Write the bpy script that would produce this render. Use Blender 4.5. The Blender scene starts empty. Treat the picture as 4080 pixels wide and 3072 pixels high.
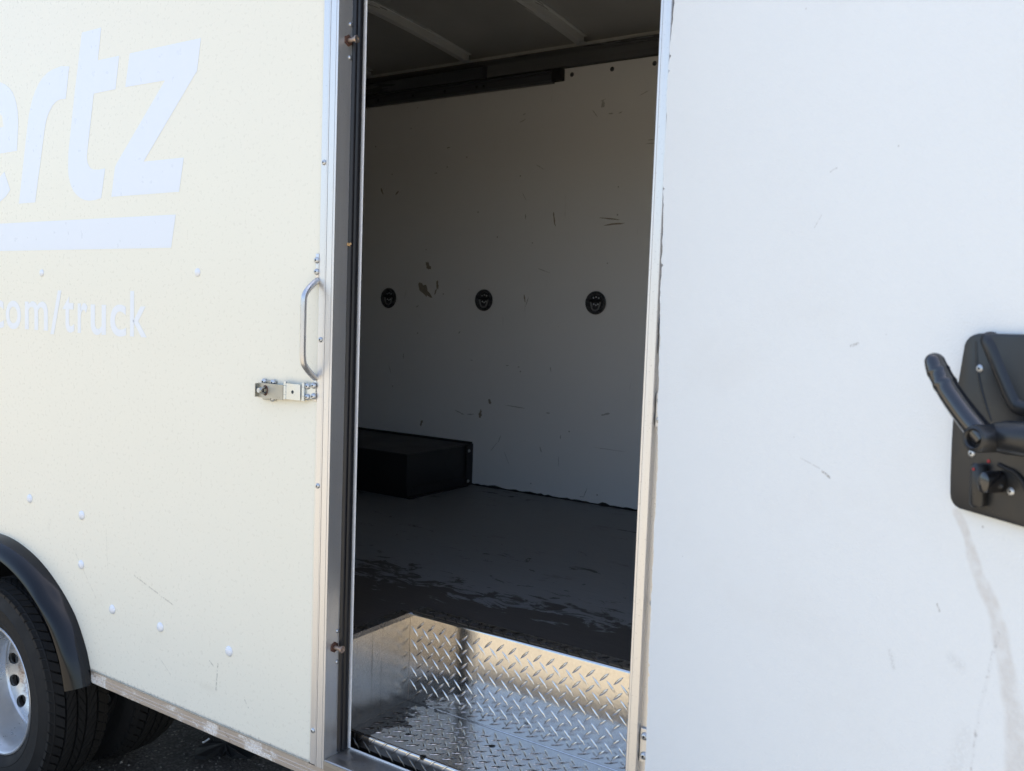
import bpy, bmesh, math, random
from mathutils import Vector, Matrix
R = math.radians
random.seed(7)
SC = bpy.context.scene

# ------------------------------------------------------------------ camera
CAM = Vector((0, -1.55, 1.685))
cd = bpy.data.cameras.new('camera'); cam = bpy.data.objects.new('camera', cd)
SC.collection.objects.link(cam); SC.camera = cam
rt, up, fw = Vector((.8314, .5546, .0354)), Vector((-.0709, .0426, .9966)), Vector((-.5512, .8310, -.0748))
cam.matrix_world = Matrix(((rt.x, up.x, -fw.x, CAM.x), (rt.y, up.y, -fw.y, CAM.y), (rt.z, up.z, -fw.z, CAM.z), (0, 0, 0, 1)))
cd.lens = 31.96; cd.sensor_width = 36; cd.sensor_fit = 'HORIZONTAL'
cd.clip_start = .05; cd.clip_end = 3000
cd.dof.use_dof = True; cd.dof.focus_distance = 2.35; cd.dof.aperture_fstop = 8
SC.render.resolution_x, SC.render.resolution_y = 1024, 771

# ------------------------------------------------------------------ sky and sun (behind the truck)
SUN_EL, SUN_AZ = 63.0, 24.0          # azimuth from +Y towards +X
w = bpy.data.worlds.new('World'); SC.world = w; w.use_nodes = True
nt = w.node_tree; bg = nt.nodes['Background']
sky = nt.nodes.new('ShaderNodeTexSky'); sky.sky_type = 'NISHITA'; sky.sun_disc = False
sky.sun_elevation = R(SUN_EL); sky.sun_rotation = R(SUN_AZ)
sky.air_density = 1.0; sky.dust_density = 3.0; sky.ozone_density = 0.3
nt.links.new(sky.outputs[0], bg.inputs[0]); bg.inputs[1].default_value = .12
sd = bpy.data.lights.new('sun', 'SUN'); so = bpy.data.objects.new('sun', sd); SC.collection.objects.link(so)
sd.energy = 5.0; sd.angle = R(.53); sd.color = (1, .92, .78)
tosun = Vector((math.sin(R(SUN_AZ))*math.cos(R(SUN_EL)), math.cos(R(SUN_AZ))*math.cos(R(SUN_EL)), math.sin(R(SUN_EL))))
so.rotation_euler = tosun.to_track_quat('Z', 'Y').to_euler(); so.location = tosun*20
vs = SC.view_settings; vs.view_transform = 'Standard'; vs.look = 'None'; vs.gamma = 1; vs.use_curve_mapping = False
vs.exposure = 1.97
SC.cycles.use_denoising = True; SC.cycles.use_adaptive_sampling = False; SC.cycles.denoising_prefilter = 'ACCURATE'; SC.cycles.denoising_input_passes = 'RGB_ALBEDO_NORMAL'; SC.cycles.caustics_reflective = False; SC.cycles.caustics_refractive = False; SC.cycles.sample_clamp_indirect = 4; SC.cycles.max_bounces = 12; SC.cycles.diffuse_bounces = 8; SC.cycles.glossy_bounces = 8

# ------------------------------------------------------------------ material helpers
class G:
    def __init__(s, name):
        s.m = bpy.data.materials.new(name); s.m.use_nodes = True; s.t = s.m.node_tree; s.b = s.t.nodes['Principled BSDF']
        s.co = s.n('ShaderNodeTexCoord').outputs['Object']; s.geo = None
    def n(s, ty, **k):
        x = s.t.nodes.new(ty)
        for a, v in k.items(): setattr(x, a, v)
        return x
    def set(s, sock, v):
        if isinstance(v, bpy.types.NodeSocket): s.t.links.new(v, sock)
        elif isinstance(v, (tuple, list)) and sock.type == 'RGBA': sock.default_value = (*v, 1)[:4]
        else: sock.default_value = v
    def pos(s):
        if not s.geo: s.geo = s.n('ShaderNodeNewGeometry').outputs['Position']
        return s.geo
    def scale(s, sc, vec=None):
        x = s.n('ShaderNodeVectorMath', operation='MULTIPLY'); s.set(x.inputs[0], vec or s.pos()); x.inputs[1].default_value = sc; return x.outputs[0]
    def noise(s, sc=(1, 1, 1), scale=1, detail=4, rough=.55, vec=None, dist=0):
        x = s.n('ShaderNodeTexNoise'); s.set(x.inputs['Vector'], s.scale(sc, vec)); x.inputs['Scale'].default_value = scale
        x.inputs['Detail'].default_value = detail; x.inputs['Roughness'].default_value = rough; x.inputs['Distortion'].default_value = dist; return x.outputs['Fac']
    def vor(s, scale, feature='F1', out='Distance', vec=None):
        x = s.n('ShaderNodeTexVoronoi', feature=feature); s.set(x.inputs['Vector'], vec or s.pos()); x.inputs['Scale'].default_value = scale; return x.outputs[out]
    def math(s, op, a, b=0.0, c=None, clamp=False):
        x = s.n('ShaderNodeMath', operation=op, use_clamp=clamp); s.set(x.inputs[0], a); s.set(x.inputs[1], b)
        if c is not None: s.set(x.inputs[2], c)
        return x.outputs[0]
    def ramp(s, v, a, b, lo=0.0, hi=1.0):
        x = s.n('ShaderNodeMapRange', interpolation_type='SMOOTHSTEP'); s.set(x.inputs[0], v)
        for i, q in enumerate((a, b, lo, hi)): x.inputs[i+1].default_value = q
        return x.outputs[0]
    def mix(s, f, a, b):
        x = s.n('ShaderNodeMix', data_type='RGBA'); s.set(x.inputs[0], f); s.set(x.inputs[6], a); s.set(x.inputs[7], b); return x.outputs[2]
    def sep(s, v=None):
        x = s.n('ShaderNodeSeparateXYZ'); s.set(x.inputs[0], v or s.pos()); return x.outputs
    def comb(s, x, y, z=0.0):
        n = s.n('ShaderNodeCombineXYZ'); s.set(n.inputs[0], x); s.set(n.inputs[1], y); s.set(n.inputs[2], z); return n.outputs[0]
    def bump(s, h, strength=.3, dist=.002):
        x = s.n('ShaderNodeBump'); s.set(x.inputs['Height'], h); s.set(x.inputs['Strength'], strength); x.inputs['Distance'].default_value = dist
        s.t.links.new(x.outputs[0], s.b.inputs['Normal'])
    def done(s, col=None, rough=None, metal=None, spec=None):
        for k, v in (('Base Color', col), ('Roughness', rough), ('Metallic', metal), ('Specular IOR Level', spec)):
            if v is not None: s.set(s.b.inputs[k], v)
        return s.m
    def seg(s, u, v, a, b, wid, soft=1.0):
        """mask 1 on a segment a-b in (u,v) of half width wid"""
        dx, dy = b[0]-a[0], b[1]-a[1]; L2 = dx*dx+dy*dy
        pu = s.math('SUBTRACT', u, a[0]); pv = s.math('SUBTRACT', v, a[1])
        t = s.math('DIVIDE', s.math('ADD', s.math('MULTIPLY', pu, dx), s.math('MULTIPLY', pv, dy)), L2, clamp=True)
        ex = s.math('SUBTRACT', pu, s.math('MULTIPLY', t, dx)); ey = s.math('SUBTRACT', pv, s.math('MULTIPLY', t, dy))
        d = s.math('SQRT', s.math('ADD', s.math('MULTIPLY', ex, ex), s.math('MULTIPLY', ey, ey)))
        return s.ramp(d, wid*(1-soft*.999), wid, 1, 0)

def plain(name, col, rough=.5, metal=0.0, var=.12, scale=40, bump=0.0, bscale=300, spec=.5):
    g = G(name); n = g.noise((1, 1, 1), scale, 5, .6)
    c = g.mix(n, tuple(x*(1-var) for x in col), tuple(min(1, x*(1+var)) for x in col))
    if bump: g.bump(g.noise((1, 1, 1), bscale, 2), bump, .001)
    return g.done(c, g.ramp(n, .2, .8, max(.03, rough-.07), rough+.07), metal, spec)

def metal(name, col, rough, stretch, dirt=.0, dcol=(.22, .16, .11), mt=1.0):
    g = G(name); st = g.noise(stretch, 1, 4, .7); pit = g.noise((1, 1, 1), 260, 2, .6); blot = g.noise((1, 1, 1), 9, 5, .65)
    c = g.mix(st, tuple(x*.90 for x in col), tuple(min(1, x*1.05) for x in col))
    c = g.mix(g.ramp(pit, .62, .75, 0, .45), c, tuple(x*.45 for x in col))
    f = g.math('MULTIPLY', g.ramp(blot, .45, .7), dirt) if dirt else 0.0
    c = g.mix(f, c, dcol)
    g.bump(g.math('ADD', st, g.math('MULTIPLY', pit, .5)), .16, .0004)
    return g.done(c, g.ramp(st, .25, .75, rough-.06, rough+.08), g.math('SUBTRACT', mt, g.math('MULTIPLY', f, .8*mt)) if dirt else mt)

def m_panel():
    g = G('cream_panel'); x, y, z = g.sep()
    big = g.noise((1, 1, 1), 1.3, 4, .55); fine = g.noise((1, 1, 1), 90, 3, .6)
    c = g.mix(big, (.79, .762, .645), (.81, .787, .685))
    spk = g.vor(70); rnd = g.vor(70, out='Color')
    m = g.math('MULTIPLY', g.ramp(spk, .06, .10, 1, 0), g.ramp(g.sep(rnd)[0], .985, .99))
    low = g.ramp(z, .55, 1.0, 1, .25)
    c = g.mix(g.math('MULTIPLY', m, g.math('MULTIPLY', low, .55)), c, (.30, .27, .22))
    sm = g.math('MULTIPLY', g.ramp(g.noise((1.6, 1, 5), 2.6, 6, .7), .56, .74), g.ramp(z, .56, 1.05, .16, .03))
    c = g.mix(sm, c, (.42, .38, .30))
    grime = g.math('MULTIPLY', g.ramp(g.math('ADD', z, g.math('MULTIPLY', fine, .02)), .578, .592, 1, 0), .6)
    c = g.mix(grime, c, (.25, .22, .18))
    u, v = x, z
    for a, b, wd, s in (((-2.62, .93), (-2.50, .80), .004, .25), ((-2.31, .905), (-2.13, .855), .004, .5), ((-1.938, .735), (-1.945, .662), .004, .55), ((-1.972, .735), (-1.957, .724), .003, .6),
                        ((-1.83, .665), (-1.815, .648), .003, .5), ((-2.45, 1.02), (-2.44, .90), .003, .25), ((-2.19, .69), (-2.14, .655), .003, .3), ((-2.75, 1.0), (-2.76, .97), .012, .14)):
        mk = g.math('MULTIPLY', g.seg(u, v, a, b, wd), g.ramp(g.noise((1, 1, 1), 120, 2), .35, .6, 0, s)); c = g.mix(mk, c, (.16, .15, .13))
    return g.done(c, g.ramp(fine, .3, .7, .26, .36), 0, .5)

def m_door():
    g = G('white_pebbled_panel'); p = g.sep()
    a = R(34); u = g.math('SUBTRACT', g.math('MULTIPLY', g.math('ADD', p[0], .695), math.cos(a)), g.math('MULTIPLY', g.math('ADD', p[1], .03), math.sin(a))); v = p[2]
    fine = g.noise((1, 1, 1), 300, 3, .6); dots = g.noise((1, 1, 1), 460, 0, .5)
    big = g.noise((1, 1, 1), 2.5, 4, .6)
    c = g.mix(big, (.765, .79, .80), (.79, .815, .825))
    c = g.mix(g.math('MULTIPLY', g.ramp(g.noise((1, 1, 2.2), 2.1, 6, .68), .50, .74), .10), c, (.62, .60, .56))
    wob = g.math('MULTIPLY', g.math('SUBTRACT', g.noise((1, 1, 1), 14, 4), .5), .02); uu = g.math('ADD', u, wob)
    pts = [(.667, 1.478), (.692, 1.442), (.712, 1.405), (.731, 1.368), (.748, 1.324), (.762, 1.27), (.775, 1.15)]
    f = None
    for q in range(len(pts)-1):
        s = g.seg(uu, v, pts[q], pts[q+1], .0085 + .002*q, .6); f = s if f is None else g.math('MAXIMUM', f, s)
    f = g.math('MULTIPLY', f, g.ramp(g.noise((1, 1, 1), 60, 4), .25, .7, .10, .34))
    c = g.mix(f, c, (.42, .34, .27))
    f2 = None
    pts = [(.734, 1.36), (.7235, 1.298), (.717, 1.261), (.713, 1.2), (.712, 1.1)]
    for q in range(4):
        s = g.seg(u, v, pts[q], pts[q+1], .004); f2 = s if f2 is None else g.math('MAXIMUM', f2, s)
    c = g.mix(g.math('MULTIPLY', f2, g.ramp(g.noise((1, 1, 1), 130, 2), .5, .7, .05, .6)), c, (.30, .28, .27))
    for a_, b_, wd, st in (((.585, 1.285), (.592, 1.268), .006, .2), ((.651, 1.366), (.6545, 1.359), .0025, .6), ((.445, 1.489), (.46, 1.483), .003, .75), ((.484, 1.663), (.497, 1.667), .003, .55),
                           ((.425, 1.898), (.437, 1.9015), .002, .4), ((.40, 1.825), (.412, 1.84), .002, .3), ((.676, 1.31), (.69, 1.305), .012, .12), ((.70, 1.23), (.69, 1.17), .02, .10), ((.40, 1.50), (.44, 1.492), .002, .25)):
        c = g.mix(g.math('MULTIPLY', g.seg(u, v, a_, b_, wd), g.ramp(fine, .3, .6, 0, st)), c, (.22, .19, .16))
    spk = g.vor(45); rnd = g.vor(45, out='Color')
    c = g.mix(g.math('MULTIPLY', g.ramp(spk, .05, .09, 1, 0), g.ramp(g.sep(rnd)[0], .975, .98, 0, .4)), c, (.25, .22, .2))
    g.bump(g.math('ADD', g.ramp(dots, .45, .75, 0, 1), g.math('MULTIPLY', fine, .15)), .24, .0012)
    return g.done(c, .42, 0, .5)

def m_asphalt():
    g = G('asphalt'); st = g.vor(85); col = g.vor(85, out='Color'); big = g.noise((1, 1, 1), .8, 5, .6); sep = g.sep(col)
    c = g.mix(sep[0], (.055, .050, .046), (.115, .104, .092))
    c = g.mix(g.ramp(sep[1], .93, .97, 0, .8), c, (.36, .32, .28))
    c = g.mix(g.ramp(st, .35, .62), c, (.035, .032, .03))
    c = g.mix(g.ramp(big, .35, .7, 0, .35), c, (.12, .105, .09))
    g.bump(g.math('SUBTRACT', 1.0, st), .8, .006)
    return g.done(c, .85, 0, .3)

def m_floor():
    g = G('worn_floor'); x, y, z = g.sep()
    grain = g.noise((10, 95, 1), 1, 4, .65); n = g.noise((9, 20.0, 1), 1, 10, .70, dist=.9); n2 = g.noise((1, 2.2, 1), 1.2, 3, .5)
    edge = g.math('ADD', g.ramp(y, .36, .80, .27, -.02), g.math('MULTIPLY', g.math('SUBTRACT', n2, .5), .22))
    m = g.ramp(g.math('ADD', n, edge), .585, .655)
    paint = g.mix(grain, (.15, .149, .150), (.22, .219, .22)); bare = g.mix(grain, (.040, .034, .030), (.080, .067, .057))
    c = g.mix(m, paint, bare)
    br = g.math('MULTIPLY', g.ramp(g.noise((4, 9, 1), 1, 5, .7),   .60, .70), .5); c = g.mix(br, c, (.07, .05, .035))
    g.bump(g.math('ADD', g.math('MULTIPLY', grain, .5), g.math('MULTIPLY', m, -1.0)), .5, .0025)
    return g.done(c, g.mix(m, (.45,)*3, (.65,)*3), 0, .5)

def m_farwall():
    g = G('lined_wall'); n = g.noise((1, 1, 1), 1.6, 5, .6); f = g.noise((1, 1, 1), 160, 3)
    c = g.mix(n, (.79, .79, .80), (.84, .84, .85))
    sc = g.math('MULTIPLY', g.ramp(g.noise((30, 1, 3), 1, 3, .5, dist=1.2), .70, .74), g.ramp(g.noise((1, 1, 1), 5, 2), .55, .65, 0, .25)); c = g.mix(sc, c, (.16, .15, .14))
    spk = g.vor(26); rnd = g.vor(26, out='Color')
    c = g.mix(g.math('MULTIPLY', g.ramp(spk, .07, .12, 1, 0), g.ramp(g.sep(rnd)[0], .93, .94, 0, .6)), c, (.12, .11, .10))
    g.bump(f, .08, .001)
    return g.done(c, .42, 0, .5)

def m_plate(name, streak=False, dark=0.0, rough=.2):
    g = G(name); mot = g.noise((1, 1, 1), 190, 4, .7); big = g.noise((1, 1, 1), 7, 5, .65)
    c = g.mix(mot, (.42, .405, .385), (.76, .735, .70))
    c = g.mix(g.ramp(big, .48, .72, 0, .25), c, (.36, .33, .30))
    if dark:
        x, y, z = g.sep()
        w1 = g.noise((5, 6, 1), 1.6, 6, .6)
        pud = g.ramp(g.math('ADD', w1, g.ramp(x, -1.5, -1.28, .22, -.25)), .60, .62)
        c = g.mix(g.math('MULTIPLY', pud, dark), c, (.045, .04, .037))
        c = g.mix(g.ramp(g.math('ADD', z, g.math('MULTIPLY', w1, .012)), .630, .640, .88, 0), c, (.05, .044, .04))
        sp = g.vor(20); rn = g.vor(20, out='Color')
        c = g.mix(g.math('MULTIPLY', g.ramp(sp, .14, .2, 1, 0), g.ramp(g.sep(rn)[0], .90, .91)), c, (.04, .035, .03))
    if streak:
        c = g.mix(.35, c, (.42, .36, .29)); s1 = g.noise((1, 80, 1.1), 1, 3, .6); c = g.mix(g.ramp(s1, .64, .70, 0, .55), c, (.13, .105, .08))
    g.bump(mot, .22, .0004)
    return g.done(c, g.ramp(mot, .25, .75, rough-.03, rough+.05), .96)

def m_rail():
    g = G('stained_aluminium_rail'); st = g.noise((2, 60, 260), 1, 4, .7); pit = g.noise((1, 1, 1), 180, 3, .6); p = g.sep()
    c = g.mix(st, (.62, .56, .50), (.72, .66, .60))
    z1 = g.noise((7, 7, 7), 1, 6, .75); c = g.mix(g.math('MULTIPLY', g.ramp(z1, .52, .58), g.ramp(pit, .40, .56, .1, .95)), c, (.86, .84, .80))
    c = g.mix(g.ramp(g.noise((1, 1, 1), 30, 5, .7), .60, .68, 0, .6), c, (.24, .18, .13))
    g.bump(g.math('ADD', pit, g.math('MULTIPLY', st, .3)), .3, .0008)
    return g.done(c, .36, g.ramp(z1, .52, .58, .8, .3))

def m_rim():
    g = G('silver_wheel_paint'); n = g.noise((1, 1, 1), 16, 5, .65); p = g.sep()
    c = g.mix(n, (.60, .61, .62), (.70, .71, .72))
    dx = g.math('ADD', p[0], 3.087); dz = g.math('SUBTRACT', p[2], .365); rad = g.math('SQRT', g.math('ADD', g.math('MULTIPLY', dx, dx), g.math('MULTIPLY', dz, dz)))
    ring = g.math('MULTIPLY', g.ramp(rad, .100, .115), g.ramp(rad, .122, .140, 1, 0))
    rust = g.math('MULTIPLY', g.ramp(g.noise((1, 1, 1), 40, 6, .75), .35, .66), g.math('ADD', g.math('MULTIPLY', ring, .85), .06)); c = g.mix(rust, c, (.17, .085, .05))
    return g.done(c, g.ramp(n, .3, .7, .26, .36), .7)

def m_rubber():
    g = G('tyre_rubber'); n = g.noise((1, 1, 1), 25, 5, .6); f = g.noise((1, 1, 1), 300, 2)
    c = g.mix(n, (.010, .010, .0105), (.026, .0245, .023)); g.bump(f, .2, .001)
    return g.done(c, g.ramp(n, .3, .7, .60, .8), 0, .25)

MAT = dict(
    panel=m_panel(), door=m_door(), asphalt=m_asphalt(), floor=m_floor(), farwall=m_farwall(), rail=m_rail(), rim=m_rim(), rubber=m_rubber(),
    letter=plain('white_vinyl', (.735, .775, .835), .32, 0, .012, 30),
    fadedletter=plain('faded_white_vinyl', (.765, .795, .83), .32, 0, .012, 30),
    cap=plain('white_plastic', (.74, .76, .80), .30, 0, .04, 60),
    alu_v=metal('aluminium_upright', (.69, .68, .67), .36, (230, 230, 2.2), mt=.72),
    alu_h=metal('aluminium_crosswise', (.60, .59, .57), .34, (2, 180, 180)),
    sill=metal('dirty_aluminium_sill', (.50, .48, .46), .38, (8, 60, 60), .8, (.10, .09, .08)),
    zinc=metal('zinc_plate', (.60, .64, .66), .34, (20, 20, 20), .10, (.3, .3, .3)),
    dull=metal('dull_zinc_plate', (.40, .40, .37), .42, (20, 20, 20), .5, (.22, .2, .17)),
    steel=plain('bright_steel', (.52, .54, .56), .42, .85, .10, 200),
    galv=metal('galvanised_bow', (.74, .76, .77), .30, (20, 1, 20), .0, (.3, .3, .3), .45),
    dsteel=metal('dark_channel', (.10, .105, .12), .30, (1, 12, 12), .0, (.05, .05, .05), .5),
    cove=metal('cove_rail', (.19, .192, .198), .30, (1, 12, 12), .0, (.08, .08, .08), .6),
    handle=metal('handle_aluminium', (.58, .58, .585), .30, (120, 120, 8), mt=.85),
    ringgrey=plain('grey_ring', (.24, .245, .255), .32, 0, .1, 60),
    pin=metal('worn_pin', (.50, .42, .36), .4, (60, 60, 60), .6, (.22, .10, .06)),
    rust=plain('rust', (.11, .052, .035), .8, 0, .4, 120, .4, 200),
    seal=plain('black_rubber_seal', (.012, .012, .015), .42, 0, .3, 60),
    bplast=plain('black_gloss_plastic', (.006, .0065, .008), .11, 0, .25, 14, .04, 12, spec=.32),
    latch=plain('black_satin_plastic', (.015, .016, .018), .33, 0, .12, 60, .05, 700),
    cup=plain('black_moulded_cup', (.060, .062, .068), .28, 0, .15, 60),
    lever=plain('black_handle_plastic', (.010, .010, .012), .14, 0, .12, 60, spec=.9),
    black=plain('matt_black', (.008, .008, .009), .7, 0, .2, 30),
    blackbox=plain('black_painted_steel', (.010, .010, .011), .5, 0, .3, 12),
    boxtop=plain('dusty_black_top', (.040, .037, .038), .6, 0, .25, 9),
    whiteedge=plain('white_liner_edge', (.90, .90, .90), .3, 0, .03, 60),
    liner=plain('grey_liner', (.72, .72, .70), .5, 0, .06, 6),
    roofin=plain('roof_underside', (.36, .365, .37), .42, 0, .28, 3.5),
    outer=plain('white_box_skin', (.72, .72, .70), .4, 0, .03, 3),
    chassis=plain('chassis_black', (.015, .015, .015), .6, 0, .3, 8),
    scuff=plain('brown_scuff', (.30, .26, .215), .7, 0, .4, 90),
    scuffd=plain('dark_scuff', (.46, .455, .45), .6, 0, .35, 120),
    red=plain('red_paint', (.30, .012, .02), .5, 0, .05, 60),
    leaf=plain('dry_leaf', (.55, .33, .14), .7, 0, .25, 200),
    caulk=plain('black_caulk', (.012, .012, .012), .6, 0, .3, 40),
    plate_f=metal('grimy_dark_reflection_plate', (.20, .20, .21), .26, (40, 40, 40), .5, (.03, .028, .026)), plate_r=m_plate('tread_plate_riser', rough=.055), plate_t=m_plate('tread_plate_step', dark=.92, rough=.15), plate_s=m_plate('smooth_plate', streak=True, rough=.22),  # plate_f base darkened to stand in for reflected dark interior; blotches are dirt
    bounce_sheet=plain('tan_bounce_sheet', (.196, .175, .137), .85, 0, .12, 3, .3, 120),
    pebble=plain('pale_pebble', (.26, .24, .21), .8, 0, .5, 25),
)

# ------------------------------------------------------------------ object helpers
def wmat(o):
    m = Matrix.LocRotScale(o.location, o.rotation_euler, o.scale)
    return wmat(o.parent) @ o.matrix_parent_inverse @ m if o.parent else m
def link(o, parent=None, wl=(0, 0, 0)):
    SC.collection.objects.link(o); o.location = Vector(wl)
    if parent is not None:
        o.parent = parent; o.matrix_parent_inverse = wmat(parent).inverted()
    return o
def mesh_data(name, vs_, fs, mat=None, smooth=False, angle=None):
    me = bpy.data.meshes.new(name); me.from_pydata([tuple(v) for v in vs_], [], fs); me.update()
    bm = bmesh.new(); bm.from_mesh(me); bmesh.ops.recalc_face_normals(bm, faces=bm.faces); bm.to_mesh(me); bm.free()
    if mat: me.materials.append(MAT[mat])
    if smooth:
        me.polygons.foreach_set('use_smooth', [True]*len(me.polygons))
        if angle: me.set_sharp_from_angle(angle=R(angle))
    return me
def obj(name, me, parent=None, loc=None, rot=None, scale=None):
    """world-space mesh data: origin moved to the mesh centre unless a location is given"""
    if loc is None:
        bb = [Vector(v.co) for v in me.vertices]; c = sum(bb, Vector())/len(bb); me.transform(Matrix.Translation(-c)); loc = c
    o = bpy.data.objects.new(name, me); link(o, parent, loc)
    if rot is not None: o.rotation_euler = rot
    if scale is not None: o.scale = scale
    return o
def box(name, x0, x1, y0, y1, z0, z1, mat, parent=None, bev=0.0, seg=2):
    bm = bmesh.new(); bmesh.ops.create_cube(bm, size=1)
    for v in bm.verts: v.co = Vector(((x0+x1)/2+v.co.x*(x1-x0), (y0+y1)/2+v.co.y*(y1-y0), (z0+z1)/2+v.co.z*(z1-z0)))
    if bev: bmesh.ops.bevel(bm, geom=list(bm.edges), offset=bev, segments=seg, profile=.5, affect='EDGES')
    me = bpy.data.meshes.new(name); bm.to_mesh(me); bm.free(); me.materials.append(MAT[mat])
    if bev: me.polygons.foreach_set('use_smooth', [True]*len(me.polygons)); me.set_sharp_from_angle(angle=R(35))
    return obj(name, me, parent)
def prism(name, prof, f, a, b, mat, parent=None, smooth=None, n=1):
    """closed 2-D profile swept between a and b; f maps (p, q, t) to a point"""
    k = len(prof); V = []; F = []
    for i in range(n+1):
        t = a+(b-a)*i/n; V += [f(p, q, t) for p, q in prof]
    for i in range(n):
        for j in range(k): F.append((i*k+j, i*k+(j+1) % k, (i+1)*k+(j+1) % k, (i+1)*k+j))
    F += [tuple(range(k)), tuple(range(n*k, (n+1)*k))]
    return obj(name, mesh_data(name, V, F, mat, smooth is not None, smooth), parent)
fz = lambda p, q, t: (p, q, t)
fx = lambda p, q, t: (t, p, q)
fy = lambda p, q, t: (p, t, q)
def lathe_data(name, prof, mat, n=24, angle=30, closed=False):
    """profile (r, h) turned about local Z"""
    V = []; F = []; k = len(prof)
    for i in range(n):
        a = 2*math.pi*i/n; V += [(r*math.cos(a), r*math.sin(a), h) for r, h in prof]
    for i in range(n):
        for j in range(k-1+(1 if closed else 0)):
            j2 = (j+1) % k; F.append((i*k+j, ((i+1) % n)*k+j, ((i+1) % n)*k+j2, i*k+j2))
    me = bpy.data.meshes.new(name); me.from_pydata(V, [], F); me.update()
    bm = bmesh.new(); bm.from_mesh(me); bmesh.ops.remove_doubles(bm, verts=bm.verts, dist=1e-5); bmesh.ops.recalc_face_normals(bm, faces=bm.faces); bm.to_mesh(me); bm.free()
    me.materials.append(MAT[mat]); me.polygons.foreach_set('use_smooth', [True]*len(me.polygons)); me.set_sharp_from_angle(angle=R(angle))
    return me
def tube_data(name, pts, rad, mat, n=12, flat=None, updir=None):
    """swept tube; rad a number or list; flat = (a, b) elliptical factors"""
    pts = [Vector(p) for p in pts]; V = []; F = []; up0 = Vector(updir or (0, 0, 1))
    for i, p in enumerate(pts):
        t = (pts[min(i+1, len(pts)-1)]-pts[max(i-1, 0)]).normalized(); s = t.cross(up0)
        s = s.normalized() if s.length > 1e-4 else Vector((1, 0, 0)); q = s.cross(t).normalized(); r = rad[i] if isinstance(rad, (list, tuple)) else rad
        fa, fb = flat or (1, 1)
        V += [p+s*(r*fa*math.cos(2*math.pi*j/n))+q*(r*fb*math.sin(2*math.pi*j/n)) for j in range(n)]
    for i in range(len(pts)-1):
        for j in range(n): F.append((i*n+j, i*n+(j+1) % n, (i+1)*n+(j+1) % n, (i+1)*n+j))
    F += [tuple(range(n)), tuple(range((len(pts)-1)*n, len(pts)*n))]
    return mesh_data(name, V, F, mat, True, 50)
def smooth_path(pts, n=6):
    P = [Vector(p) for p in pts]; out = []
    for i in range(len(P)-1):
        a, b, c, d = P[max(i-1, 0)], P[i], P[i+1], P[min(i+2, len(P)-1)]
        for k in range(n):
            t = k/n; out.append(.5*((2*b)+(c-a)*t+(2*a-5*b+4*c-d)*t*t+(3*b-a-3*c+d)*t**3))
    return out+[P[-1]]
def tag(o, label, cat, group=None, kind=None):
    o['label'] = label; o['category'] = cat
    if group: o['group'] = group
    if kind: o['kind'] = kind
    return o

# ------------------------------------------------------------------ setting: ground
S = 900
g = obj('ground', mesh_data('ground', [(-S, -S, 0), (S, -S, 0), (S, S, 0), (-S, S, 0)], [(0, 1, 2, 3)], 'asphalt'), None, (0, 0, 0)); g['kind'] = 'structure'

pv = obj('bounce_sheet', mesh_data('bounce_sheet', [(-S, -60, .004), (S, -60, .004), (S, -.62, .004), (-S, -.62, .004)], [(0, 1, 2, 3)], 'bounce_sheet'), None, (0, 0, 0)); pv['kind'] = 'structure'  # added unseen lighter sheet, bounces warm light and brightens reflections

# ------------------------------------------------------------------ the truck
truck = bpy.data.objects.new('box_truck', None); link(truck, None, (-2.2, 1.0, 0)); truck.empty_display_size = .3
tag(truck, 'cream and white rental box truck with its side cargo door open', 'truck')

XL, XR = -1.534, -.7315        # clear door opening
ZS, ZT = .597, 2.56            # sill, head
X0, X1 = -5.0, .62             # box length
YF = 1.94; ZF = .881; ZR = 2.90
WCX, WCZ = -3.087, .365        # wheel centre

# near side wall: left panel with wheel arch cut out
arch = [(17.4, .590), (25.4, .595), (36.4, .593), (51.2, .573), (70, .552), (86, .539)]
arch = arch + [(180-a, r) for a, r in reversed(arch)]
def arch_r(a):
    for (a0, r0), (a1, r1) in zip(arch, arch[1:]):
        if a0 <= a <= a1: return r0+(r1-r0)*(a-a0)/(a1-a0)
    return .59
AR = [17.4+(180-34.8)*i/40 for i in range(41)]
cut = [(WCX+(arch_r(a)-.03)*math.cos(R(a)), max(.5712, WCZ+(arch_r(a)-.03)*math.sin(R(a)))) for a in AR]
poly = [(-1.584, .571)] + cut + [(X0, .571), (X0, 2.82), (-1.584, 2.82)]
wall = prism('side_wall', poly, fy, 0, .03, 'panel', truck)
right_wall = box('front_side_wall', -.664, X1, 0, .03, .571, 2.82, 'panel', truck)
box('header_panel', -1.584, -.664, .001, .03, ZT+.05, 2.82, 'panel', truck)
box('roof_rail', X0, X1, -.006, .035, 2.8202, 2.93, 'alu_h', truck, .004)
box('inner_wall_liner', X0, -1.59, .066, .0705, ZF+.001, 2.85, 'liner', truck)
box('front_wall_liner', -.69, X1-.03, .066, .0705, ZF+.001, 2.85, 'liner', truck)
box('header_liner', -1.5895, -.6905, .066, .0705, ZT+.05, 2.85, 'liner', truck)

# bottom rail with two grooves
rp = [(-.004, .5705), (-.004, .559), (-.0026, .558), (-.004, .557), (-.004, .549), (-.0026, .548), (-.004, .547), (-.004, .536), (-.001, .533), (.03, .533), (.03, .5705)]
prism('bottom_rail', rp, fx, -2.52, X1, 'rail', truck)
box('bottom_rail_cap', -2.52, -1.587, -.0052, -.0002, .5707, .5735, 'alu_h', truck)

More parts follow.
